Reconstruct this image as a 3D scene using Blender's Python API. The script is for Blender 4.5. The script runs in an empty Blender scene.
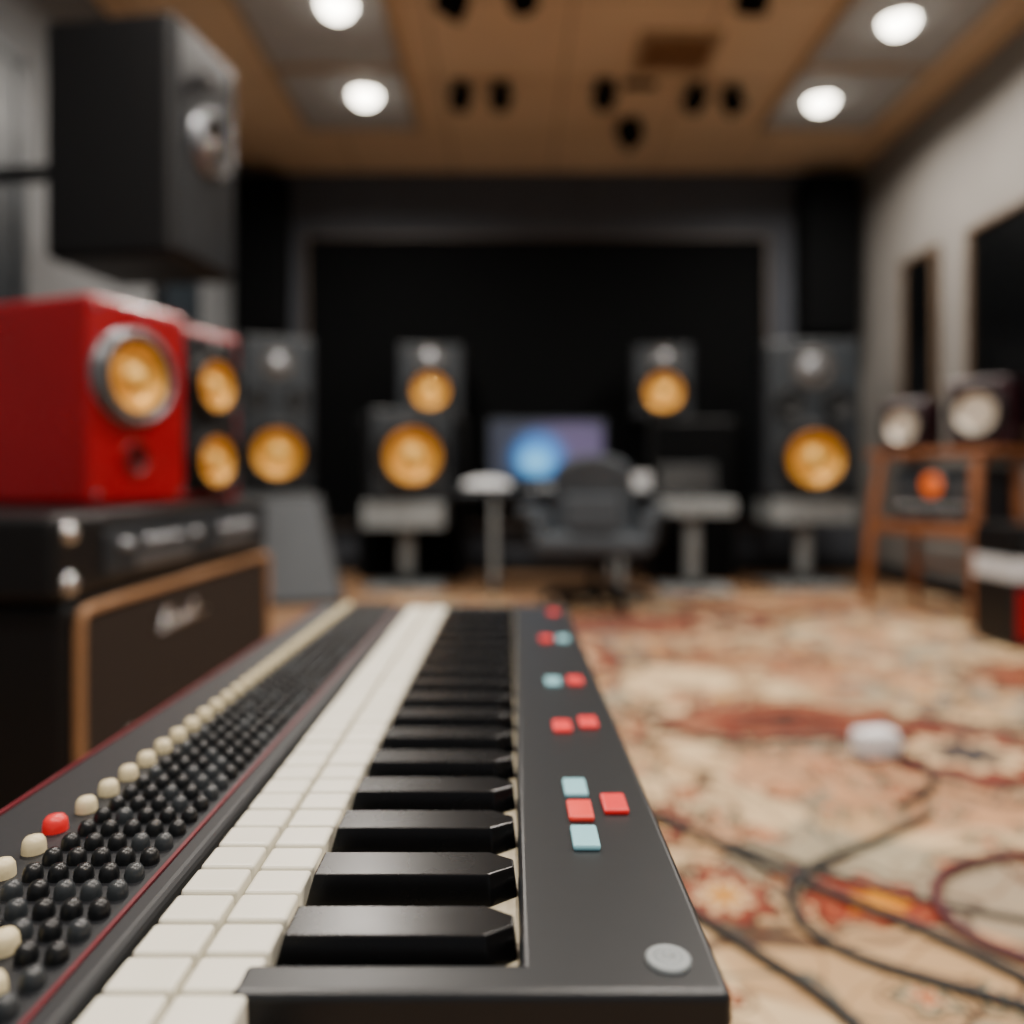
import bpy, bmesh, math, random
from mathutils import Vector, Matrix
random.seed(4)
S=bpy.context.scene
COL=S.collection

def lin(h):
    h=h.lstrip('#'); r=[int(h[i:i+2],16)/255 for i in (0,2,4)]
    return tuple((c/12.92 if c<=0.04045 else ((c+0.055)/1.055)**2.4) for c in r)+(1,)

def M(name,hexc,rough=.5,metal=0.,var=.12,scale=12,bump=0.,emit=0.,spec=.5,rv=.05):
    m=bpy.data.materials.new(name); m.use_nodes=True
    nt=m.node_tree; n=nt.nodes; l=nt.links
    b=n['Principled BSDF']
    c=lin(hexc)
    tc=n.new('ShaderNodeTexCoord'); no=n.new('ShaderNodeTexNoise')
    no.inputs['Scale'].default_value=scale; no.inputs['Detail'].default_value=4
    l.new(tc.outputs['Object'],no.inputs['Vector'])
    cr=n.new('ShaderNodeValToRGB')
    cr.color_ramp.elements[0].position=.3; cr.color_ramp.elements[1].position=.7
    cr.color_ramp.elements[0].color=tuple(x*(1-var) for x in c[:3])+(1,)
    cr.color_ramp.elements[1].color=tuple(min(1,x*(1+var)) for x in c[:3])+(1,)
    l.new(no.outputs['Fac'],cr.inputs['Fac']); l.new(cr.outputs['Color'],b.inputs['Base Color'])
    n2=n.new('ShaderNodeTexNoise'); n2.inputs['Scale'].default_value=scale*2.5; n2.inputs['Detail'].default_value=6
    l.new(tc.outputs['Object'],n2.inputs['Vector'])
    mr=n.new('ShaderNodeMapRange'); mr.inputs[1].default_value=.3; mr.inputs[2].default_value=.7
    mr.inputs[3].default_value=max(.05,rough-rv); mr.inputs[4].default_value=min(1,rough+rv)
    l.new(n2.outputs['Fac'],mr.inputs[0]); l.new(mr.outputs[0],b.inputs['Roughness'])
    b.inputs['Metallic'].default_value=metal
    b.inputs['Specular IOR Level'].default_value=spec
    if bump>0:
        bp=n.new('ShaderNodeBump'); bp.inputs['Strength'].default_value=bump; bp.inputs['Distance'].default_value=.01
        l.new(no.outputs['Fac'],bp.inputs['Height']); l.new(bp.outputs['Normal'],b.inputs['Normal'])
    if emit>0:
        b.inputs['Emission Color'].default_value=c; b.inputs['Emission Strength'].default_value=emit
    return m

# ---------- geometry helpers ----------
def empty(name,loc=(0,0,0),rz=0):
    e=bpy.data.objects.new(name,None); e.location=loc; e.rotation_euler=(0,0,math.radians(rz)); e.empty_display_size=.1
    COL.objects.link(e); return e
def mk(name,verts,faces,mats,parent=None,loc=(0,0,0),rot=(0,0,0),smooth=False,bevel=0,seg=3,fm=None):
    me=bpy.data.meshes.new(name); me.from_pydata(verts,[],faces); me.update()
    if not isinstance(mats,(list,tuple)): mats=[mats]
    for m in mats: me.materials.append(m)
    if fm:
        for i,p in enumerate(me.polygons): p.material_index=fm[i]
    bm=bmesh.new(); bm.from_mesh(me); bmesh.ops.recalc_face_normals(bm,faces=bm.faces); bm.to_mesh(me); bm.free()
    if smooth:
        for p in me.polygons: p.use_smooth=True
    o=bpy.data.objects.new(name,me); COL.objects.link(o)
    if parent: o.parent=parent
    o.location=loc; o.rotation_euler=[math.radians(a) for a in rot]
    if bevel>0:
        bv=o.modifiers.new('bevel','BEVEL'); bv.width=bevel; bv.segments=seg; bv.limit_method='ANGLE'
    return o
def boxvf(c,s,tx=1,ty=1):
    x,y,z=[a/2 for a in s]; cx,cy,cz=c
    v=[(cx-x,cy-y,cz-z),(cx+x,cy-y,cz-z),(cx+x,cy+y,cz-z),(cx-x,cy+y,cz-z),
       (cx-x*tx,cy-y*ty,cz+z),(cx+x*tx,cy-y*ty,cz+z),(cx+x*tx,cy+y*ty,cz+z),(cx-x*tx,cy+y*ty,cz+z)]
    f=[(0,3,2,1),(4,5,6,7),(0,1,5,4),(1,2,6,5),(2,3,7,6),(3,0,4,7)]
    return v,f
def box(name,c,s,mat,parent=None,bevel=0,rot=(0,0,0),tx=1,ty=1,seg=3,smooth=False):
    v,f=boxvf((0,0,0),s,tx,ty)
    return mk(name,v,f,mat,parent,loc=c,rot=rot,bevel=bevel,seg=seg,smooth=smooth)
def boxes(name,lst,mat,parent=None,bevel=0,tx=1,ty=1,seg=2):
    V=[];F=[]
    for c,s in lst:
        v,f=boxvf(c,s,tx,ty); o=len(V); V+=v; F+=[tuple(i+o for i in q) for q in f]
    return mk(name,V,F,mat,parent,bevel=bevel,seg=seg)
def prism(name,outline,z0,z1,mat,parent=None,bevel=0,seg=3):
    n=len(outline)
    V=[(x,y,z0) for x,y in outline]+[(x,y,z1) for x,y in outline]
    F=[tuple(range(n-1,-1,-1)),tuple(range(n,2*n))]+[(i,(i+1)%n,n+(i+1)%n,n+i) for i in range(n)]
    return mk(name,V,F,mat,parent,bevel=bevel,seg=seg)
def lathe_vf(prof,n=40,axis='z',off=(0,0,0)):
    V=[];F=[]
    for r,d in prof:
        for i in range(n):
            a=2*math.pi*i/n
            if axis=='z': p=(r*math.cos(a),r*math.sin(a),d)
            else: p=(r*math.cos(a),-d,r*math.sin(a))
            V.append(tuple(p[k]+off[k] for k in range(3)))
    for j in range(len(prof)-1):
        for i in range(n):
            F.append((j*n+i,j*n+(i+1)%n,(j+1)*n+(i+1)%n,(j+1)*n+i))
    return V,F
def lathe(name,prof,mats,parent=None,loc=(0,0,0),rot=(0,0,0),n=40,axis='z',mi=None,smooth=True):
    V,F=lathe_vf(prof,n,axis)
    fm=None
    if mi:
        fm=[]
        for j in range(len(prof)-1): fm+= [mi[j]]*n
    return mk(name,V,F,mats,parent,loc,rot,smooth=smooth,fm=fm)
def cyl(name,c,r,h,mat,parent=None,rot=(0,0,0),n=32,r2=None):
    r2=r if r2 is None else r2
    e=min(.15*r,.3*h,.01)
    return lathe(name,[(0.0001,-h/2),(r-e,-h/2),(r,-h/2+e),(r2,h/2-e),(r2-e,h/2),(0.0001,h/2)],mat,parent,c,rot,n)
def tube(name,pts,r,mat,parent=None,cyclic=False,res=8):
    cu=bpy.data.curves.new(name,'CURVE'); cu.dimensions='3D'; cu.bevel_depth=r; cu.bevel_resolution=4; cu.resolution_u=res; cu.use_fill_caps=True
    sp=cu.splines.new('NURBS'); sp.points.add(len(pts)-1)
    for i,p in enumerate(pts): sp.points[i].co=(*p,1)
    sp.order_u=min(4,len(pts)); sp.use_endpoint_u=not cyclic; sp.use_cyclic_u=cyclic
    cu.materials.append(mat)
    o=bpy.data.objects.new(name,cu); COL.objects.link(o)
    if parent: o.parent=parent
    return o
def bar(name,a,b,s,mat,parent,bevel=.004):
    a=Vector(a);b=Vector(b);d=b-a
    v,f=boxvf((0,0,0),(s[0],s[1],d.length))
    o=mk(name,v,f,mat,parent,bevel=bevel)
    o.location=(a+b)/2; o.rotation_mode='QUATERNION'; o.rotation_quaternion=d.to_track_quat('Z','Y')
    return o

# ---------- materials ----------
m_black=M('black_vinyl','#090a0c',.45,bump=.1,scale=80,spec=.28)
m_dark=M('dark_cabinet','#121519',.45,spec=.33)
m_char=M('charcoal','#1c2329',.45,spec=.4)
m_blackmat=M('black_cloth','#040506',.95,scale=40,spec=.1)
m_red=M('red_lacquer','#900212',.3,var=.06,scale=4,spec=.4)
m_redd=M('burgundy_lacquer','#240a12',.35,spec=.4)
m_cone=M('amber_cone','#e4a63e',.34,.3,var=.18,scale=9)
m_cap=M('amber_cap','#ffca68',.26,.25,var=.05)
m_white_cone=M('cream_cone','#cfc6b8',.36,.25)
m_rubber=M('rubber','#0a0b0c',.5,spec=.35)
m_greyrub=M('grey_surround','#3c3835',.5)
m_chrome=M('chrome','#b8b8b8',.25,1.)
m_silver=M('silver_ring','#7c7f83',.35,.8)
m_steel=M('grey_steel','#868c8e',.5,.2)
m_grey=M('grey_fabric','#4a4e52',.9,scale=60,bump=.3)
m_chair=M('chair_fabric','#343b42',.65,scale=60,bump=.2,spec=.4)
m_wood=M('wood','#7c4a28',.45,scale=6,var=.3)
m_tan=M('tan_piping','#8a6442',.5)
m_grille=M('grille_cloth','#2b2420',.9,scale=200,bump=.4,var=.3,spec=.2)
m_cream=M('ivory_key','#dcd8c8',.38,var=.04)
m_bed=M('key_bed_cream','#b8ae94',.5,var=.08)
m_creamk=M('cream_knob','#d6c8a0',.4,var=.05)
m_panel=M('panel_black','#15181b',.38,var=.06,scale=60,spec=.42,rv=.008)
m_panelL=M('panel_graphite','#131519',.5,var=.08,scale=60,spec=.35,rv=.01)
m_keyb=M('ebony_key','#030304',.27,var=.1,spec=.32,rv=.01)
m_knob=M('knob_black','#0e1012',.35,spec=.45)
m_redline=M('red_trim','#5c0818',.4)
m_btnr=M('button_red','#d81c20',.4,emit=.15)
m_btno=M('button_coral','#e03a30',.4,emit=.15)
m_btnb=M('button_ice','#88c0ca',.4,emit=.1)
m_lamp=M('lamp_glow','#fff6e4',.5,emit=18,var=0)
m_orange=M('orange_lit','#d86010',.5,emit=.4)
m_wallb=M('paint_back','#3e4147',.9,var=.06,scale=3,spec=.2)
m_wallr=M('paint_right','#73706c',.9,var=.05,scale=3,spec=.2)
m_walll=M('paint_left','#66686a',.9,var=.06,scale=3,spec=.2)
m_frame=M('frame_wood','#4a3a2a',.5)
m_framed=M('frame_dark','#3a3028',.6)
m_glass=M('dark_glass','#030405',.3,spec=.3)
m_panelgrey=M('ceiling_grey','#a2a5a7',.8)
m_rim=M('rim_tan','#a08868',.6)
m_paper=M('paper_white','#c4c7ca',.6)
m_cabB=M('cable_black','#121212',.5)
m_cabR=M('cable_red','#4a0c18',.5)

def ceil_mat():
    m=bpy.data.materials.new('ceiling_wood_tile'); m.use_nodes=True; nt=m.node_tree;n=nt.nodes;l=nt.links;b=n['Principled BSDF']
    tc=n.new('ShaderNodeTexCoord'); br=n.new('ShaderNodeTexBrick'); br.offset=0
    br.inputs['Scale'].default_value=1; br.inputs['Brick Width'].default_value=.78; br.inputs['Row Height'].default_value=.85; br.inputs['Mortar Size'].default_value=.008
    br.inputs['Color1'].default_value=lin('#dcc2a0'); br.inputs['Color2'].default_value=lin('#e2c8a6'); br.inputs['Mortar'].default_value=lin('#a88f72')
    no=n.new('ShaderNodeTexNoise'); no.inputs['Scale'].default_value=3
    mx=n.new('ShaderNodeMix'); mx.data_type='RGBA'; mx.blend_type='MULTIPLY'; mx.inputs[0].default_value=.12
    l.new(tc.outputs['Object'],br.inputs['Vector']); l.new(tc.outputs['Object'],no.inputs['Vector'])
    l.new(br.outputs['Color'],mx.inputs[6]); l.new(no.outputs['Fac'],mx.inputs[7]); l.new(mx.outputs[2],b.inputs['Base Color'])
    b.inputs['Roughness'].default_value=.7
    return m
def floor_mat():
    m=bpy.data.materials.new('floor_planks'); m.use_nodes=True; nt=m.node_tree;n=nt.nodes;l=nt.links;b=n['Principled BSDF']
    tc=n.new('ShaderNodeTexCoord'); br=n.new('ShaderNodeTexBrick')
    br.inputs['Scale'].default_value=1; br.inputs['Brick Width'].default_value=1.2; br.inputs['Row Height'].default_value=.12; br.inputs['Mortar Size'].default_value=.003
    br.inputs['Color1'].default_value=lin('#8a6a4c'); br.inputs['Color2'].default_value=lin('#6c5038'); br.inputs['Mortar'].default_value=lin('#2c2018')
    l.new(tc.outputs['Object'],br.inputs['Vector']); l.new(br.outputs['Color'],b.inputs['Base Color']); b.inputs['Roughness'].default_value=.6
    return m
def rug_mat():
    m=bpy.data.materials.new('persian_rug_weave'); m.use_nodes=True; nt=m.node_tree;n=nt.nodes;l=nt.links;b=n['Principled BSDF']
    tc=n.new('ShaderNodeTexCoord')
    def noise(s,d=3,dist=0.,vec=None):
        x=n.new('ShaderNodeTexNoise'); x.inputs['Scale'].default_value=s; x.inputs['Detail'].default_value=d; x.inputs['Distortion'].default_value=dist
        l.new(vec or tc.outputs['Object'],x.inputs['Vector']); return x
    def math_(op,a,bb=None,cl=False):
        x=n.new('ShaderNodeMath'); x.operation=op; x.use_clamp=cl
        for i,v in enumerate((a,bb)):
            if v is None: continue
            if isinstance(v,(int,float)): x.inputs[i].default_value=v
            else: l.new(v,x.inputs[i])
        return x.outputs[0]
    def mix(f,a,c):
        x=n.new('ShaderNodeMix'); x.data_type='RGBA'
        if isinstance(f,float): x.inputs[0].default_value=f
        else: l.new(f,x.inputs[0])
        for i,v in ((6,a),(7,c)):
            if isinstance(v,str): x.inputs[i].default_value=lin(v)
            else: l.new(v,x.inputs[i])
        return x.outputs[2]
    def band(v,lo,hi):
        x=n.new('ShaderNodeMapRange'); x.interpolation_type='SMOOTHSTEP'; l.new(v,x.inputs[0]); x.inputs[1].default_value=lo; x.inputs[2].default_value=hi; return x.outputs[0]
    def inv(v): return math_('SUBTRACT',1,v)
    def mul(a,c): return math_('MULTIPLY',a,c)
    def line(v,c,w): return inv(band(math_('ABSOLUTE',math_('SUBTRACT',v,c)),w*.45,w))
    nz=noise(5,1)
    vm=n.new('ShaderNodeVectorMath'); vm.operation='SCALE'; vm.inputs[3].default_value=.07; l.new(nz.outputs['Color'],vm.inputs[0])
    va=n.new('ShaderNodeVectorMath'); va.operation='ADD'; l.new(tc.outputs['Object'],va.inputs[0]); l.new(vm.outputs[0],va.inputs[1])
    flat=n.new('ShaderNodeVectorMath'); flat.operation='MULTIPLY'; l.new(va.outputs[0],flat.inputs[0]); flat.inputs[1].default_value=(1,1,0)
    def rosettes(base,scale,rnd,R,petals,amp,cols,core,dens):
        v=n.new('ShaderNodeTexVoronoi'); v.voronoi_dimensions='2D'; v.inputs['Scale'].default_value=scale; v.inputs['Randomness'].default_value=rnd
        l.new(flat.outputs[0],v.inputs['Vector'])
        su=n.new('ShaderNodeVectorMath'); su.operation='SUBTRACT'; l.new(flat.outputs[0],su.inputs[0]); l.new(v.outputs['Position'],su.inputs[1])
        ln=n.new('ShaderNodeVectorMath'); ln.operation='LENGTH'; l.new(su.outputs[0],ln.inputs[0])
        sp=n.new('ShaderNodeSeparateXYZ'); l.new(su.outputs[0],sp.inputs[0])
        ang=math_('ARCTAN2',sp.outputs[1],sp.outputs[0])
        sc=n.new('ShaderNodeSeparateColor'); l.new(v.outputs['Color'],sc.inputs[0])
        d=math_('DIVIDE',ln.outputs['Value'],R)
        d=math_('ADD',d,mul(math_('SINE',math_('ADD',mul(ang,petals),mul(sc.outputs[2],6.28))),amp))
        on=band(sc.outputs[1],1-dens,1-dens+.02)
        c=mix(band(sc.outputs[0],.48,.5),cols[0],cols[1])
        base=mix(mul(line(d,1.32,.10),mul(on,.85)),base,'#43362e')
        base=mix(mul(inv(band(d,.94,1.0)),mul(on,.9)),base,c)
        base=mix(mul(line(d,.95,.09),mul(on,.9)),base,'#3a2c26')
        base=mix(mul(inv(band(d,.52,.58)),mul(on,.85)),base,'#c8ac84')
        base=mix(mul(inv(band(d,.30,.36)),on),base,core)
        return base
    base=mix(band(noise(2.6,2,.6).outputs['Fac'],.46,.54),'#c9ae88','#b0906a')
    base=mix(mul(band(noise(1.6,2,.8).outputs['Fac'],.53,.57),.85),base,'#b08260')
    base=mix(mul(band(noise(2.1,2,1.2).outputs['Fac'],.57,.60),.7),base,'#848474')
    for s,ds,c,w,f,col in ((2.2,1.4,.50,.013,.9,'#42322a'),(2.9,1.0,.44,.012,.85,'#5a3426'),(2.6,1.6,.57,.013,.85,'#3e4c4c'),(3.6,.8,.53,.011,.65,'#64442e')):
        base=mix(mul(line(noise(s,0,ds).outputs['Fac'],c,w),f),base,col)
    base=rosettes(base,7.5,.9,.042,5,.22,('#843e2a','#646456'),'#a2502e',.6)
    base=rosettes(base,3.2,.85,.095,8,.13,('#702820','#4c5e66'),'#b07830',.6)
    base=rosettes(base,1.05,.6,.26,10,.09,('#682822','#682822'),'#38363a',.5)
    for (cx,cy,sx,sy,col,in_) in ((.84,2.45,.40,.18,'#6a2a20','#452c26'),(.64,1.41,.11,.09,'#7c2418','#c88422'),(.5,4.1,.5,.26,'#6a2e24','#4b3834'),(2.1,3.0,.36,.24,'#6c2e22','#a07840'),(1.5,4.6,.5,.2,'#6a2e24','#a08058'),(.95,3.3,.3,.12,'#6c3022','#b09068')):
        su=n.new('ShaderNodeVectorMath'); su.operation='SUBTRACT'; l.new(flat.outputs[0],su.inputs[0]); su.inputs[1].default_value=(cx+.035,cy+.035,0)
        dv=n.new('ShaderNodeVectorMath'); dv.operation='MULTIPLY'; l.new(su.outputs[0],dv.inputs[0]); dv.inputs[1].default_value=(1/sx,1/sy,0)
        ln=n.new('ShaderNodeVectorMath'); ln.operation='LENGTH'; l.new(dv.outputs[0],ln.inputs[0])
        sp=n.new('ShaderNodeSeparateXYZ'); l.new(dv.outputs[0],sp.inputs[0])
        ang=math_('ARCTAN2',sp.outputs[1],sp.outputs[0])
        d=math_('ADD',ln.outputs['Value'],mul(math_('SINE',mul(ang,8)),.13))
        d=math_('ADD',d,mul(math_('SINE',mul(ang,3)),.08))
        base=mix(mul(line(d,1.4,.1),.8),base,'#4c3c36')
        base=mix(mul(inv(band(d,.97,1.03)),.9),base,col)
        base=mix(mul(line(d,1.0,.07),.9),base,'#33241f')
        base=mix(mul(line(d,.72,.05),.5),base,'#a87a56')
        base=mix(mul(inv(band(d,.36,.42)),.9),base,in_)
    base=mix(mul(band(noise(22,5).outputs['Fac'],.52,.8),.25),base,'#c4b090')
    l.new(base,b.inputs['Base Color']); b.inputs['Roughness'].default_value=.95; b.inputs['Specular IOR Level'].default_value=.1
    bp=n.new('ShaderNodeBump'); bp.inputs['Strength'].default_value=.4; bp.inputs['Distance'].default_value=.004
    l.new(noise(300,2).outputs['Fac'],bp.inputs['Height']); l.new(bp.outputs['Normal'],b.inputs['Normal'])
    return m

# ---------- room ----------
XL,XR,YB,YF,H=-2.17,2.81,6.5,-1.6,3.25
box('floor',((XL+XR)/2,(YB+YF)/2,-.05),(XR-XL+.2,YB-YF+.2,.1),floor_mat())
box('ceiling',((XL+XR)/2,(YB+YF)/2,H+.05),(XR-XL+.2,YB-YF+.2,.1),ceil_mat())
box('wall_back',((XL+XR)/2,YB+.05,H/2),(XR-XL,.1,H),m_wallb)
box('wall_left',(XL-.05,(YB+YF)/2,H/2),(.1,YB-YF,H),m_walll)
box('wall_right',(XR+.05,(YB+YF)/2,H/2),(.1,YB-YF,H),m_wallr)
box('baseboard_back',((XL+XR)/2,YB-.01,.06),(XR-XL-.04,.02,.12),m_dark,bevel=.004)
box('baseboard_right',(XR-.01,(YB+YF)/2,.06),(.02,YB-YF,.12),m_dark,bevel=.004)
box('baseboard_left',(XL+.01,(YB+YF)/2,.06),(.02,YB-YF,.12),m_dark,bevel=.004)
box('persian_rug',(0,0,.005),(3.45,5.7,.01),rug_mat())
bpy.data.objects['persian_rug'].data.transform(Matrix.Translation((.98,2.25,0)))

e=empty('projection_screen',(.2,6.48,1.55))
box('black_cloth',(0,-.02,0),(3.68,.03,2.3),m_blackmat,e)
boxes('frame',[((0,-.03,1.16),(3.75,.03,.03)),((0,-.03,-1.16),(3.75,.03,.03)),((-1.86,-.03,0),(.03,.03,2.3)),((1.86,-.03,0),(.03,.03,2.3))],m_framed,e,bevel=.004)
def wallwin(name,y0,y1,z0,z1):
    e=empty(name,(XR-.02,(y0+y1)/2,(z0+z1)/2)); w=y1-y0;h=z1-z0
    box('glass',(0,0,0),(.02,w-.04,h-.04),m_glass,e)
    boxes('frame',[((-.01,0,h/2),(.04,w+.04,.04)),((-.01,0,-h/2),(.04,w+.04,.04)),((-.01,-w/2,0),(.04,.04,h)),((-.01,w/2,0),(.04,.04,h))],m_frame,e,bevel=.008)
wallwin('window_1',5.25,5.68,1.0,2.28)
wallwin('window_2',3.3,4.86,1.0,2.26)
e=empty('door_1',(XL+.03,2.95,1.28))
box('leaf',(0,0,0),(.04,.95,2.5),m_char,e,bevel=.004)
boxes('frame',[((0,-.5,0),(.06,.07,2.56)),((0,.5,0),(.06,.07,2.56)),((0,0,1.28),(.06,1.07,.07))],m_char,e,bevel=.004)
lathe('handle',[(0.001,.0),(.02,.0),(.02,.04),(.012,.05),(0.001,.05)],m_chrome,e,loc=(.02,.38,-.25),rot=(0,90,0),n=20)
e=empty('wall_panel_left',(XL+.04,5.1,1.6))
box('core',(0,0,0),(.06,.5,1.5),m_char,e,bevel=.01)
boxes('edge',[((0,0,.76),(.07,.54,.03)),((0,0,-.76),(.07,.54,.03)),((0,.265,0),(.07,.03,1.55)),((0,-.265,0),(.07,.03,1.55))],m_dark,e)

def ceil_panel(x0,x1,y0,y1):
    e=empty('ceiling_light_panel',((x0+x1)/2,(y0+y1)/2,H-.012)); w=x1-x0; d=y1-y0
    box('diffuser',(0,0,0),(w-.04,d-.04,.02),m_panelgrey,e)
    boxes('rim',[((0,-d/2,-.002),(w,.03,.03)),((0,d/2,-.002),(w,.03,.03)),((-w/2,0,-.002),(.03,d,.03)),((w/2,0,-.002),(.03,d,.03))],m_rim,e,bevel=.004)
for (x0,x1) in ((-1.45,-.66),(1.75,2.52)):
    for (y0,y1) in ((3.9,4.8),(4.84,5.66)): ceil_panel(x0,x1,y0,y1)
def downlight(x,y,p=44):
    e=empty('ceiling_downlight',(x,y,H-.025))
    lathe('trim_ring',[(.104,0),(.106,-.015),(.1,-.02),(.091,-.012),(.088,0)],m_panelgrey,e)
    lathe('bulb',[(.082,-.003)]+[(.086*math.cos(a),-.006-.072*math.sin(a)) for a in [i*math.pi/2/8 for i in range(8)]]+[(.001,-.078)],m_lamp,e)
    L=bpy.data.lights.new('downlight','AREA'); L.shape='DISK'; L.size=.16; L.energy=p; L.color=(1,.92,.83); L.spread=math.radians(165)
    o=bpy.data.objects.new('lamp',L); COL.objects.link(o); o.parent=e; o.location=(0,0,-.10)
for x,y in ((-.94,5.12),(-.91,4.15),(2.08,4.3),(2.01,5.2)): downlight(x,y)
for x,y in ((-.94,2.3),(2.1,2.3),(.6,2.3),(-.94,.2),(2.1,.2),(.6,-.4)): downlight(x,y,44)  # extra downlights added out of view to light the near part of the room
e=empty('ceiling_vent',(.95,4.65,H-.015))
boxes('frame',[((0,-.19,0),(.46,.04,.03)),((0,.19,0),(.46,.04,.03)),((-.21,0,0),(.04,.4,.03)),((.21,0,0),(.04,.4,.03))],m_rim,e,bevel=.004)
boxes('slats',[((0,-.15+i*.043,0),(.38,.02,.02)) for i in range(8)],m_tan,e)
box('duct_back',(0,0,.01),(.4,.36,.01),m_dark,e)
def spot(x,y,rx,rz,s=1.):
    e=empty('ceiling_spotlight',(x,y,H-.01),rz)
    cyl('canopy',(0,0,-.01),.045*s,.02,m_blackmat,e)
    cyl('stem',(0,0,-.03),.012,.04,m_blackmat,e)
    lathe('can',[(.001,.07),(.04*s,.07),(.052*s,.045),(.057*s,-.06),(.05*s,-.065),(.04*s,-.03),(.001,-.025)],[m_blackmat],e,loc=(0,0,-.09),rot=(rx,0,0),n=28)
    tube('yoke',[(-.06*s,0,-.09),(-.065*s,0,-.06),(0,0,-.045),(.065*s,0,-.06),(.06*s,0,-.09)],.007,m_blackmat,e)
for x,y,rx,rz,s in ((-.3,4.02,35,60,1.5),(.05,3.95,80,-10,1.35),(1.2,3.98,20,20,1.5),(-.32,5.02,60,20,1.2),(-.07,5.02,88,5,1.2),(.58,5.0,88,0,1.3),(.82,5.55,55,90,1.7),(1.16,5.05,88,10,1.2),(1.40,5.08,50,-60,1.25)):
    spot(x,y,rx,rz,s)
tube('spotlight_rail',[(.70,5.0,H-.03),(.78,5.0,H-.032),(.90,5.0,H-.03)],.02,m_blackmat)

# ---------- speakers ----------
def driver(e,x,z,r,y,kind='amber'):
    cone={'amber':m_cone,'amber_s':m_cone,'cream':m_white_cone,'dark':m_rubber,'silver':m_rubber}[kind]
    cap={'amber':m_cap,'amber_s':m_cap,'cream':m_white_cone,'dark':m_char,'silver':m_chrome}[kind]
    k=r*.2
    prof=[(r,-.002),(r,k*.7),(r*.96,k),(r*.9,k),(r*.87,k*.5),(r*.84,k*.9),(r*.79,k*.95),(r*.76,k*.45),(r*.5,-k*.3),(r*.34,-k*.7),(r*.33,-k*.4),(r*.27,k*.25),(r*.15,k*.65),(.0005,k*.8)]
    ringm=m_silver if kind in('silver','amber_s') else m_rubber
    ring2={'silver':m_greyrub,'amber_s':m_rubber}.get(kind,m_rubber)
    mi=[0,0,0,0,1,1,1,2,2,2,3,3,3]
    lathe('driver',prof,[ringm,ring2,cone,cap],e,loc=(x,y-k*.72,z),axis='y',mi=mi,n=48)
    V=[];F=[]
    for i in range(6):
        a=math.pi/6+i*math.pi/3
        v,f=lathe_vf([(.0005,k*1.15),(r*.022,k*1.1),(r*.025,k*.8)],8,'y',(math.cos(a)*r*.94,0,math.sin(a)*r*.94)); o=len(V); V+=v; F+=[tuple(t+o for t in q) for q in f]
    mk('driver_screws',V,F,m_silver,e,loc=(x,y-k*.72,z))
    lathe('driver_flange',[(r*1.0,k*.1),(r*1.03,k*.1),(r*1.03,-k*.8)],ringm,e,loc=(x,y-k*.72,z),axis='y',n=48)
def tweeter(e,x,z,r,y):
    lathe('tweeter',[(r,-.004),(r,.008),(r*.9,.012),(r*.66,.0),(r*.6,.002),(r*.45,.01),(r*.25,.018),(.0005,.02)],[m_greyrub,m_silver],e,loc=(x,y-.004,z),axis='y',mi=[0,0,0,0,1,1,1],n=36)
def speaker(name,loc,rz,w,d,h,mc,mb,drv=(),tw=(),port=None,bev=.015,plate=True):
    e=empty(name,loc,rz)
    box('cabinet',(0,0,h/2),(w,d,h),mc,e,bevel=bev)
    y=-d/2
    if plate:
        box('baffle',(0,-d/2-.003,h/2),(w-.05,.016,h-.05),mb,e,bevel=.005); y=-d/2-.011
    for x,z,r,k in drv: driver(e,x,z,r,y,k)
    for x,z,r in tw: tweeter(e,x,z,r,y)
    if port:
        x,z,r=port
        lathe('bass_port',[(r*1.2,-.004),(r*1.2,.004),(r*1.08,.007),(r,.003),(r*.9,-.003),(.0005,-.003)],[mc,m_rubber],e,loc=(x,y-.003,z),axis='y',mi=[0,0,0,1,1],n=32)
    boxes('feet',[((sx*(w/2-.04),sy*(d/2-.04),.001),(.03,.03,.004)) for sx in(-1,1) for sy in(-1,1)],m_rubber,e)
    return e
e=speaker('red_studio_monitor',(-1.193,2.232,.683),68,.33,.42,.54,m_red,m_red,[(-.036,.34,.122,'amber_s')],port=(-.02,.125,.038),plate=False,bev=.02)
boxes('corner_screws',[((sx*.14,-.212,z),(.012,.006,.012)) for sx in(-1,1) for z in(.03,.51)],m_silver,e,bevel=.002)
e=speaker('red_dual_woofer_monitor',(-1.107,2.632,.683),68,.28,.28,.55,m_red,m_dark,[(0,.37,.1,'amber'),(0,.13,.1,'amber')],tw=[(0,.497,.02)])
e=speaker('wall_mounted_loudspeaker',(-1.40,3.05,1.54),82,.45,.5,.86,m_black,m_dark,[(.0,.47,.12,'silver')],tw=[(.0,.72,.03)],bev=.03)
box('bracket_plate',(0,.26,.4),(.2,.03,.25),m_steel,e,bevel=.005)
bar('bracket_arm',(0,.25,.4),(0,.76,.4),(.05,.05),m_dark,e)
def stand(name,loc,rz,w,d,h,pl=.05,mat=m_steel):
    e=empty(name,loc,rz)
    box('top_plate',(0,0,h-pl/2),(w,d,pl),mat,e,bevel=.006)
    cyl('column',(0,0,h/2),.05,h-pl-.02,mat,e)
    box('base_plate',(0,0,.015),(w*.95,d,.03),mat,e,bevel=.006)
    cyl('collar',(0,0,.05),.06,.05,m_dark,e)
    return e
def threeway(name,loc,rz,w,h,d=.42,r=None):
    r=r or w*.335
    return speaker(name,loc,rz,w,d,h,m_dark,m_char,[(0,h*.255,r,'amber'),(-.25*w,h*.60,w*.16,'dark'),(.25*w,h*.60,w*.16,'dark')],tw=[(0,h*.82,w*.21)],bev=.02)
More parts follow.
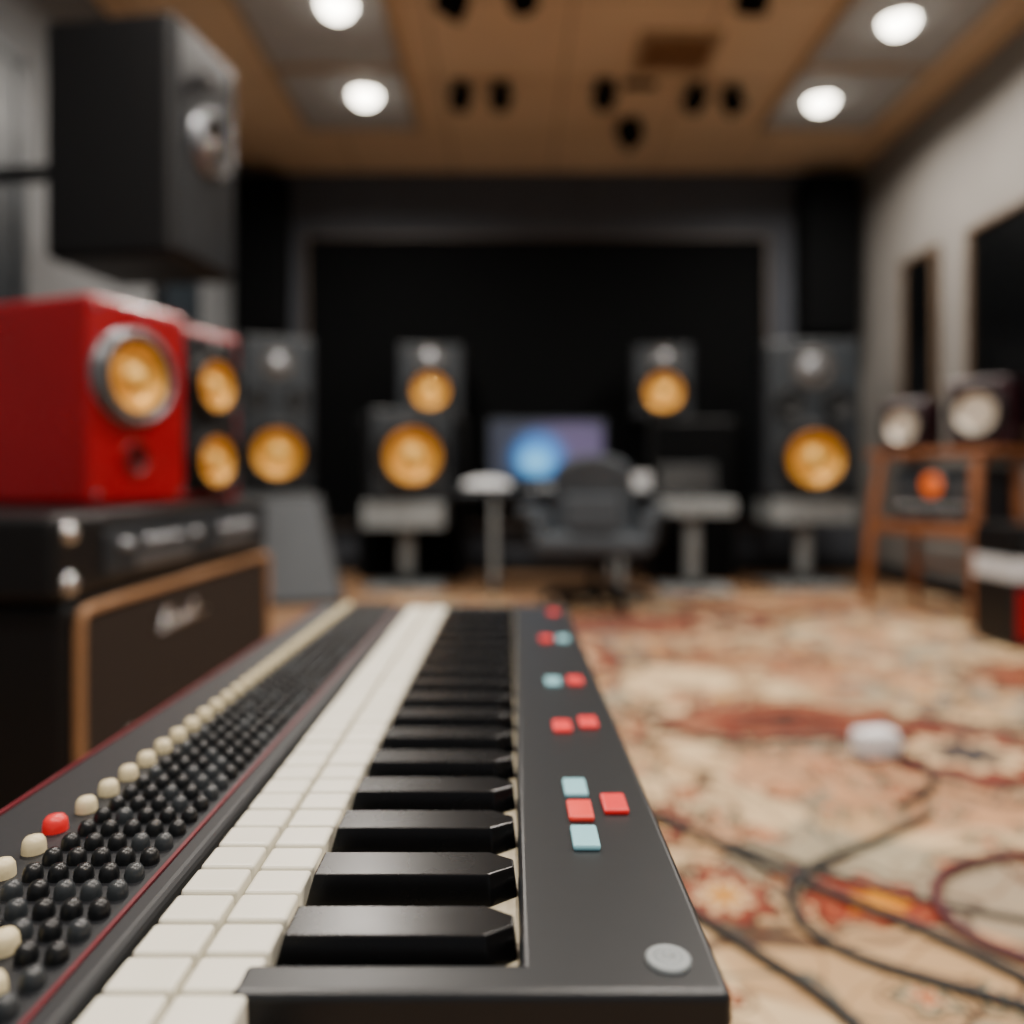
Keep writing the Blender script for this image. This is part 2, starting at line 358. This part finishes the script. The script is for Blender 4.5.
stand('speaker_stand',(-1.64,5.55,0),20,.46,.4,.66)
threeway('three_way_studio_monitor',(-1.64,5.55,.663),20,.47,1.05,r=.205)
stand('speaker_stand',(2.06,5.65,0),0,.56,.42,.62,.16)
threeway('three_way_studio_monitor',(2.06,5.65,.623),-4,.64,1.08,r=.235)
stand('speaker_stand',(-.73,5.55,0),0,.54,.42,.60,.17)
speaker('woofer_monitor',(-.73,5.6,.603),14,.56,.46,.62,m_dark,m_char,[(0,.31,.235,'amber')],bev=.02)
speaker('two_way_studio_monitor',(-.62,6.14,1.228),4,.48,.3,.54,m_dark,m_char,[(0,.19,.165,'amber')],tw=[(0,.42,.1)])
speaker('bass_cabinet',(-.75,6.17,0),0,.80,.44,1.225,m_black,m_blackmat,bev=.02)
speaker('bass_cabinet',(1.33,6.1,0),0,.64,.44,1.2,m_black,m_blackmat,bev=.02)
speaker('two_way_studio_monitor',(1.13,6.08,1.203),-4,.43,.3,.55,m_dark,m_char,[(0,.2,.175,'amber')],tw=[(0,.44,.09)])
def column(loc,w):
    e=empty('hanging_column_speaker',loc)
    box('cabinet',(0,0,.62),(w,.28,1.24),m_blackmat,e,bevel=.02)
    boxes('grille_ribs',[((0,-.142,.08+i*.12),(w-.05,.008,.112)) for i in range(10)],m_blackmat,e,bevel=.003)
    box('mount',(0,.15,.7),(.12,.06,.3),m_dark,e)
column((-1.96,6.3,1.88),.38)
column((2.48,6.3,1.88),.42)
e=empty('floor_wedge_monitor',(-1.32,4.95,0),14)
v=[(-.28,-.2,0),(.28,-.2,0),(.28,.28,0),(-.28,.28,0),(-.36,.1,.66),(.14,.1,.66),(.14,.28,.62),(-.36,.28,.62)]
mk('cabinet',v,boxvf((0,0,0),(1,1,1))[1],m_black,e,bevel=.015)
v=[(-.25,-.205,.03),(.25,-.205,.03),(.25,-.18,.03),(-.25,-.18,.03),(-.33,.077,.64),(.11,.077,.64),(.11,.10,.63),(-.33,.10,.63)]
mk('grille',v,boxvf((0,0,0),(1,1,1))[1],m_grey,e,bevel=.004)

# ---------- amp stack ----------
e=empty('guitar_amplifier_cabinet',(-1.19,2.285,0),90)
box('shell',(0,0,.265),(1.33,.58,.47),m_black,e,bevel=.025)
box('grille_cloth',(0,-.287,.265),(1.24,.02,.40),m_grille,e,bevel=.02)
tube('piping',[(x,-.298,z) for x,z in ((-.6,.05),(0,.05),(.6,.05),(.63,.055),(.635,.09),(.635,.26),(.635,.44),(.63,.475),(.6,.48),(0,.48),(-.6,.48),(-.63,.475),(-.635,.44),(-.635,.26),(-.635,.09),(-.63,.055))],.011,m_tan,e,cyclic=True)
bx=-.12
tube('script_badge',[(bx+a,-.303,z) for a,z in ((-.14,.365),(-.12,.40),(-.10,.44),(-.09,.40),(-.10,.365),(-.07,.37),(-.05,.40),(-.035,.37),(-.01,.365),(.0,.40),(.02,.40),(.02,.365),(.05,.37),(.065,.44),(.07,.38),(.09,.365),(.15,.38))],.0048,m_chrome,e)
for sx in(-1,1):
    lathe('corner_cap',[(.0005,.02),(.02,.016),(.03,0),(.03,-.01)],m_chrome,e,loc=(sx*.60,-.29,.08),axis='y',n=20)
lathe('volume_knob',[(.0005,.03),(.014,.028),(.018,.0)],m_chrome,e,loc=(-.42,-.298,.16),axis='y',n=20)
boxes('feet',[((sx*.55,sy*.22,.015),(.07,.07,.03)) for sx in(-1,1) for sy in(-1,1)],m_rubber,e)
e=empty('amplifier_head',(-1.19,2.26,.502),90)
box('shell',(0,0,.09),(1.36,.58,.176),m_black,e,bevel=.022)
box('control_panel',(.05,-.288,.085),(1.1,.02,.10),m_char,e,bevel=.006)
boxes('silver_strip',[((-.2,-.3,.055),(.32,.006,.03)),((.32,-.3,.055),(.3,.006,.03))],m_silver,e,bevel=.003)
V=[];F=[]
for i,xk in enumerate((-.42,-.30,-.23,-.15,-.02,.20,.28,.36,.44)):
    v,f=lathe_vf([(.0005,.026),(.010,.024),(.014,.0)],16,'y',(xk,-.295,.10)); o=len(V); V+=v;F+=[tuple(t+o for t in q) for q in f]
mk('knobs',V,F,m_silver,e,smooth=True)
for z in(.035,.14):
    lathe('corner_cap',[(.0005,.02),(.018,.016),(.024,0),(.024,-.012)],m_chrome,e,loc=(-.635,-.285,z),axis='y',n=20)

# ---------- desk ----------
e=empty('studio_desk',(.3,5.55,0))
box('top',(0,0,.665),(1.32,.62,.035),m_char,e,bevel=.008)
boxes('legs',[((sx*.42,sy*.26,.325),(.035,.035,.65)) for sx in(-1,1) for sy in(-1,1)],m_steel,e,bevel=.006)
boxes('rails',[((0,.26,.3),(.84,.03,.06)),((-.42,0,.03),(.05,.6,.05)),((.42,0,.03),(.05,.6,.05)),((0,.26,.58),(.84,.03,.1))],m_dark,e,bevel=.004)
def screen_mat():
    m=bpy.data.materials.new('screen_image'); m.use_nodes=True;nt=m.node_tree;n=nt.nodes;l=nt.links;b=n['Principled BSDF']
    tc=n.new('ShaderNodeTexCoord')
    def blob(c,s):
        su=n.new('ShaderNodeVectorMath'); su.operation='SUBTRACT'; l.new(tc.outputs['Generated'],su.inputs[0]); su.inputs[1].default_value=c
        mu=n.new('ShaderNodeVectorMath'); mu.operation='MULTIPLY'; l.new(su.outputs[0],mu.inputs[0]); mu.inputs[1].default_value=s
        ln=n.new('ShaderNodeVectorMath'); ln.operation='LENGTH'; l.new(mu.outputs[0],ln.inputs[0])
        mr=n.new('ShaderNodeMapRange'); mr.interpolation_type='SMOOTHSTEP'; l.new(ln.outputs['Value'],mr.inputs[0]); mr.inputs[1].default_value=.2; mr.inputs[2].default_value=1; mr.inputs[3].default_value=1; mr.inputs[4].default_value=0; return mr.outputs[0]
    def mix(f,a,c):
        x=n.new('ShaderNodeMix'); x.data_type='RGBA'; l.new(f,x.inputs[0])
        for i,v in ((6,a),(7,c)):
            if isinstance(v,str): x.inputs[i].default_value=lin(v)
            else: l.new(v,x.inputs[i])
        return x.outputs[2]
    c=mix(blob((.75,.5,.6),(1.6,0,1.4)),'#1a2438','#54486a')
    c=mix(blob((.42,.5,.36),(3.2,0,1.7)),c,'#2c90e8')
    c=mix(blob((.40,.5,.28),(5,0,3)),c,'#78d0ff')
    b.inputs['Base Color'].default_value=(0.01,.01,.01,1)
    l.new(c,b.inputs['Emission Color']); b.inputs['Emission Strength'].default_value=1.35
    return m
e=empty('computer_monitor',(.25,5.72,.683))
box('bezel',(0,0,.28),(.84,.03,.44),m_char,e,bevel=.008)
box('screen',(0,-.016,.285),(.79,.006,.39),screen_mat(),e)
box('neck',(0,.03,.07),(.08,.03,.14),m_steel,e,bevel=.005)
box('foot',(0,.02,.006),(.26,.18,.012),m_steel,e,bevel=.004)
e=empty('computer_keyboard',(.3,5.38,.683))
box('body',(0,0,.008),(.42,.13,.014),m_silver,e,bevel=.004)
boxes('keys',[((-.19+i*.0255,-.045+j*.023,.018),(.021,.019,.007)) for i in range(16) for j in range(5)],m_paper,e)
e=empty('desk_lamp',(-.17,5.42,.683))
cyl('base',(0,0,.01),.08,.02,m_paper,e)
tube('arm',[(0,0,.02),(-.02,0,.04),(.0,0,.06)],.008,m_silver,e)
lathe('shade',[(.17,-.04),(.15,.0),(.06,.02),(.0005,.025)],m_paper,e,loc=(0,0,.06),n=28)
e=empty('paper_sheaf',(.82,5.4,.683),10)
box('stack',(0,0,.055),(.18,.16,.11),m_paper,e,bevel=.004)
box('tray',(0,0,.003),(.26,.2,.006),m_dark,e,bevel=.002)
e=stand('equipment_stand',(1.22,5.42,0),0,.5,.36,.62,.10)
e=empty('laptop_computer',(1.22,5.42,.622))
box('base',(0,0,.01),(.4,.26,.018),m_dark,e,bevel=.004)
box('lid',(0,.15,.12),(.4,.012,.24),m_dark,e,bevel=.004,rot=(-12,0,0))
box('lid_screen',(0,.14,.12),(.37,.004,.21),m_glass,e,rot=(-12,0,0))

# ---------- office chair ----------
e=empty('office_chair',(.475,4.62,.01),-8)
for i in range(5):
    a=i*2*math.pi/5+.3; c,s=math.cos(a),math.sin(a)
    bar('leg_%d'%(i+1),(0.03*c,.03*s,.10),(.31*c,.31*s,.075),(.035,.05),m_rubber,e,.01)
    lathe('caster_%d'%(i+1),[(.0005,-.022),(.026,-.022),(.031,-.01),(.031,.01),(.026,.022),(.0005,.022)],m_rubber,e,loc=(.31*c,.31*s,.032),rot=(90,0,math.degrees(a)),n=20)
cyl('gas_lift',(0,0,.2),.028,.24,m_dark,e)
cyl('hub',(0,0,.1),.05,.06,m_rubber,e)
box('mechanism',(0,0,.315),(.22,.26,.05),m_rubber,e,bevel=.01)
box('seat',(0,0,.385),(.64,.56,.13),m_chair,e,bevel=.055,seg=6,smooth=True)
nx,nz=12,10; V=[];F=[]
for side in (0,1):
    for j in range(nz+1):
        for i in range(nx+1):
            u=i/nx*2-1; t=j/nz
            w=.26-.04*t-.03*(1-t)
            if t>.85: w*=math.sqrt(max(0,1-((t-.85)/.16)**2))*.55+.45
            x=u*w; y=-.24-.07*t+.03*math.sin(t*3)+.09*u*u+(0 if side==0 else .07*(1-.5*u*u))
            z=.41+t*.47-.02*u*u*(t>.6)
            V.append((x,y,z))
N=(nx+1)*(nz+1)
for s in(0,1):
    for j in range(nz):
        for i in range(nx):
            a=s*N+j*(nx+1)+i; F.append((a,a+1,a+nx+2,a+nx+1))
for i in range(nx):
    F.append((i,i+1,N+i+1,N+i)); a=nz*(nx+1)+i; F.append((a,a+1,N+a+1,N+a))
for j in range(nz):
    a=j*(nx+1); F.append((a,a+nx+1,N+a+nx+1,N+a)); a+=nx; F.append((a,a+nx+1,N+a+nx+1,N+a))
o=mk('backrest',V,F,m_chair,e,smooth=True); sb=o.modifiers.new('s','SUBSURF'); sb.levels=1; sb.render_levels=1
box('lumbar_panel',(0,-.262,.56),(.3,.05,.2),m_chair,e,bevel=.03)
for sx in(-1,1):
    tube('arm_support',[(sx*.25,.0,.34),(sx*.36,.0,.34),(sx*.38,.0,.43),(sx*.37,.0,.54)],.02,m_rubber,e)
    box('armrest',(sx*.365,-.02,.56),(.11,.36,.06),m_chair,e,bevel=.025,seg=5,smooth=True)
    box('side_cushion',(sx*.30,-.02,.47),(.09,.44,.16),m_chair,e,bevel=.035,seg=5,smooth=True)

# ---------- wooden rack ----------
RZ=-70
e=empty('wooden_equipment_rack',(2.43,4.47,.011),RZ)
for sx,nm in ((-1,'l'),(1,'r')):
    tube('front_leg_'+nm,[(sx*.36,-.22,.0),(sx*.355,-.215,.3),(sx*.34,-.19,.6),(sx*.32,-.16,.8),(sx*.32,-.14,.88)],.030,m_wood,e)
    tube('rear_leg_'+nm,[(sx*.34,.13,.0),(sx*.34,.13,.4),(sx*.33,.13,.8),(sx*.32,.12,.88)],.028,m_wood,e)
    box('side_rail_'+nm,(sx*.345,0,.48),(.04,.34,.05),m_wood,e,bevel=.008)
box('top_shelf',(0,-.01,.888),(.82,.34,.04),m_wood,e,bevel=.01)
box('lower_shelf',(0,0,.475),(.70,.34,.03),m_wood,e,bevel=.008)
box('front_rail',(0,-.19,.47),(.68,.04,.06),m_wood,e,bevel=.008)
boxes('stretchers',[((0,.13,.25),(.66,.03,.04))],m_wood,e,bevel=.006)
e=empty('rack_audio_unit',(2.43,4.45,.503),RZ)
box('case',(0.02,0,.16),(.54,.28,.32),m_dark,e,bevel=.012)
box('faceplate',(0.02,-.142,.16),(.50,.012,.29),m_char,e,bevel=.004)
lathe('meter',[(.07,0),(.07,.014),(.062,.016),(.0005,.012)],[m_silver,m_orange],e,loc=(0.03,-.145,.22),axis='y',mi=[0,0,1],n=32)
boxes('panels',[((-.12,-.15,.05),(.18,.008,.04)),((.12,-.15,.05),(.18,.008,.05)),((-.15,-.15,.2),(.08,.008,.06)),((.19,-.15,.2),(.08,.008,.08))],m_silver,e,bevel=.002)
V=[];F=[]
for i in range(8):
    v,f=lathe_vf([(.0005,.022),(.011,.02),(.014,.0)],14,'y',(-.18+i*.058,-.147,.105)); o=len(V); V+=v;F+=[tuple(t+o for t in q) for q in f]
mk('knobs',V,F,m_chrome,e,smooth=True)
speaker('burgundy_bookshelf_speaker',(2.35,4.69,.921),-52,.26,.22,.29,m_redd,m_redd,[(0,.14,.118,'cream')],plate=False,bev=.02)
speaker('burgundy_bookshelf_speaker',(2.53,4.26,.921),-52,.30,.24,.36,m_redd,m_redd,[(0,.18,.135,'cream')],plate=False,bev=.02)
e=empty('rack_case',(2.42,3.62,.011))
box('case',(0,0,.15),(.5,.3,.28),m_black,e,bevel=.015)
box('red_front',(.0,-.153,.15),(.46,.012,.22),m_red,e,bevel=.004)
boxes('edges',[((-.24,-.145,.15),(.015,.03,.29)),((.24,-.145,.15),(.015,.03,.29))],m_dark,e,bevel=.003)
boxes('feet',[((sx*.2,sy*.1,.006),(.05,.05,.012)) for sx in(-1,1) for sy in(-1,1)],m_rubber,e)
box('white_drawer',(0,-.0,.345),(.5,.3,.10),m_paper,e,bevel=.01)
box('top_unit',(0,0,.47),(.5,.3,.14),m_black,e,bevel=.01)
boxes('top_unit_vents',[((-.18+i*.04,-.152,.47),(.02,.006,.07)) for i in range(10)],m_char,e)

# ---------- foreground ----------
ZS=.53
Y0,Y1=.343,1.41
e=empty('piano_keyboard',(0,0,ZS))
ym=(Y0+Y1)/2; L=Y1-Y0
prism('case',[(-.122,Y0),(.095,Y0),(.095,Y1),(-.14,Y1),(-.14,Y1-.02),(.0035,Y1-.02),(.0035,Y0+.022),(-.122,Y0+.022)],-.06,0,m_panel,e,bevel=.004,seg=4)
box('key_bed',(-.054,ym,-.0255),(.116,L-.04,.03),m_bed,e)
pitch=.0275
ys=[]; y=.262
while y<Y1-.03: ys.append(y); y+=pitch
boxes('white_keys_outer',[((-.1625,yy+pitch/2,-.011+random.uniform(-.0004,.0004)),(.0318,pitch-.0018,.022)) for yy in ys],m_cream,e,bevel=.0022,tx=.96,ty=.95,seg=3)
boxes('white_keys_inner',[((-.1285,yy+pitch/2,-.011+random.uniform(-.0004,.0004)),(.0318,pitch-.0018,.022)) for yy in ys],m_cream,e,bevel=.0022,tx=.96,ty=.95,seg=3)
box('under_tray',(-.144,(Y1+.25)/2,-.042),(.07,Y1-.25,.04),m_dark,e,bevel=.003)
V=[];F=[]; bw=.032; x0,x1=-.112,.0028
yy=.389
while yy<Y1-.04:
    pb=[(x0,-bw/2),(x1-.014,-bw/2),(x1,-bw/6),(x1,bw/6),(x1-.014,bw/2),(x0,bw/2)]
    tw=.84
    o=len(V)
    for (x,yv) in pb: V.append((x,yy+yv,-.0115))
    for k,(x,yv) in enumerate(pb):
        xx=x+.004 if x==x0 else x-.002
        V.append((xx,yy+.002+yv*tw,.005))
    F.append(tuple(o+i for i in range(5,-1,-1))); F.append(tuple(o+6+i for i in range(6)))
    for i in range(6):
        j=(i+1)%6; F.append((o+i,o+j,o+6+j,o+6+i))
    yy+=.0585
mk('black_keys',V,F,m_keyb,e,bevel=.0009,seg=2)
bl=[(.0446,.489,0),(.0447,.568,0),(.0444,.867,0),(.070,1.10,0)]
boxes('buttons_ice',[((x,y,.0015),(.0165,.029,.004)) for x,y,_ in bl],m_btnb,e,bevel=.0015)
boxes('buttons_red',[((x,y,.0015),(.0165,.029,.004)) for x,y in ((.069,.54),(.0444,.71),(.0685,.721),(.0686,.871),(.0467,1.10),(.068,1.32))],m_btnr,e,bevel=.0015)
boxes('buttons_coral',[((x,y,.0015),(.0165,.029,.004)) for x,y in ((.045,.529),)],m_btno,e,bevel=.0015)
lathe('screw_cap',[(.0105,.0),(.0105,.0016),(.0085,.0026),(.0068,.0012),(.0062,.0026),(.003,.0030),(.0025,.0012),(.0003,.0012)],m_steel,e,loc=(.0715,.366,.0),n=40)
e=empty('mixing_console',(0,0,ZS))
MY0=.2; my=(MY0+Y1)/2
box('chassis',(-.2615,my,-.035),(.158,Y1-MY0,.07),m_panelL,e,bevel=.006,seg=4)
boxes('red_trim_strips',[((-.197,my,.0006),(.0022,Y1-MY0-.02,.002)),((-.337,my,.0006),(.003,Y1-MY0-.02,.002))],m_redline,e)
KV=[];KF=[]
def addk(V,F,prof,off,n=14):
    v,f=lathe_vf(prof,n,'z',off); o=len(V); V+=v; F+=[tuple(t+o for t in q) for q in f]
sm=[(.0054,0),(.0053,.0025),(.0047,.0055),(.0034,.0075),(.0016,.0082),(.0003,.0083)]
cols=[-.2085,-.2225,-.2365,-.2505,-.2645]
CV=[];CF=[];RV=[];RF=[];GV=[];GF=[]
y=.235
while y<Y1-.02:
    for ci,x in enumerate(cols):
        if (abs(x+.2365)<.01 and abs(y-.374)<.008) or (abs(x+.2225)<.01 and abs(y-.341)<.008): continue
        q=random.random()
        if q<.3: addk(GV,GF,sm,(x,y,0))
        else: addk(KV,KF,sm,(x,y,0))
    y+=.0188
big=[(.0068,0),(.0067,.003),(.0062,.0065),(.0048,.0088),(.002,.0098),(.0003,.01)]
y=.240
while y<Y1-.02:
    if abs(y-.505)<.012: addk(RV,RF,[(a*1.1,b) for a,b in big],(-.287,y,0),20)
    else: addk(CV,CF,big,(-.283,y,0),20)
    y+=.0292
addk(CV,CF,[(a,b) for a,b in big],(-.2375,.374,0),20); addk(CV,CF,[(a,b) for a,b in big],(-.2225,.341,0),20)
mk('rotary_knobs',KV,KF,m_knob,e,smooth=True)
mk('grey_knobs',GV,GF,M('knob_grey','#2a2e31',.35),e,smooth=True)
mk('red_knobs',RV,RF,m_btnr,e,smooth=True)
mk('cream_knobs',CV,CF,m_creamk,e,smooth=True)
boxes('panel_markings',[((-.2155-.014*c,.2444+.0188*k,.0003),(.0010,.004,.0006)) for c in range(5) for k in range(61)],m_steel,e)
e=empty('keyboard_stand',(-.12,.85,.011))
boxes('beams',[((0,-.3,.428),(.4,.04,.04)),((0,.4,.428),(.4,.04,.04)),((-.1,.05,.40),(.04,.8,.03)),((.1,.05,.40),(.04,.8,.03))],m_dark,e,bevel=.004)
for sy in(-.3,.4):
    bar('leg',(-.17,sy,.02),(.15,sy,.42),(.03,.03),m_dark,e)
    bar('leg',(.15,sy+.04,.02),(-.17,sy+.04,.42),(.03,.03),m_dark,e)
    boxes('foot',[((-.17,sy,.012),(.06,.05,.024)),((.15,sy+.04,.012),(.06,.05,.024))],m_rubber,e,bevel=.004)

# ---------- cables ----------
def cable(name,pts,mat,r=.006):
    tube(name,[(x,y,.01+r*.9) for x,y in pts],r,mat)
cable('audio_cable',[(.05,2.0),(.2,1.88),(.326,1.765),(.444,1.558),(.589,1.395),(.699,1.277),(.76,1.154),(.9,1.0)],m_cabB,.0085)
cable('audio_cable',[(.92,1.76),(.80,1.66),(.62,1.56),(.52,1.48),(.475,1.38),(.48,1.29),(.54,1.21),(.64,1.16),(.75,1.09)],m_cabB,.008)
cable('audio_cable',[(.1,1.6),(.25,1.44),(.322,1.333),(.385,1.224),(.47,1.10),(.5,.9)],m_cabB,.0085)
cable('audio_cable',[(.1,1.9),(.3,1.72),(.45,1.62),(.62,1.46),(.78,1.36),(.95,1.30),(1.2,1.28)],m_cabB,.0055)
cable('microphone_cable',[(1.4,1.6),(1.1,1.57),(.93,1.56),(.80,1.50),(.735,1.40),(.72,1.31),(.76,1.23),(.85,1.17),(1.0,1.1)],m_cabR,.0095)
cable('power_cable',[(.98,2.2),(1.06,2.15),(1.07,2.0),(.99,1.88),(.87,1.8)],m_cabB,.009)
cable('power_cable',[(.96,2.25),(.85,2.32),(.65,2.2),(.5,2.28),(.35,2.6)],m_cabB,.007)
e=empty('power_adapter',(.975,2.15,.01),15)
box('body',(0,0,.035),(.11,.07,.07),M('adapter_white','#dfe1e4',.5),e,bevel=.014)
cyl('plug_neck',(.065,0,.02),.01,.04,m_paper,e,rot=(0,90,0))
cable('floor_cable',[(-.5,4.9),(-.2,5.0),(0,4.8),(.3,5.1),(.8,4.9),(1.0,5.0)],m_cabB,.008)
cable('floor_cable',[(1.0,4.9),(1.3,4.7),(1.1,4.4),(1.5,4.3),(1.9,4.6)],m_cabB,.008)

# ---------- world + camera ----------
w=bpy.data.worlds.new('World'); S.world=w; w.use_nodes=True
w.node_tree.nodes['Background'].inputs[0].default_value=(.95,.96,1,1); w.node_tree.nodes['Background'].inputs[1].default_value=.30
cam=bpy.data.cameras.new('Camera'); co=bpy.data.objects.new('Camera',cam); COL.objects.link(co)
co.location=(0,0,.75); co.rotation_euler=(math.radians(90),0,0)
cam.lens=28.125; cam.sensor_width=36; cam.shift_y=-32/1024; cam.clip_start=.02
cam.dof.use_dof=True; cam.dof.focus_distance=.45; cam.dof.aperture_fstop=2.1
S.camera=co
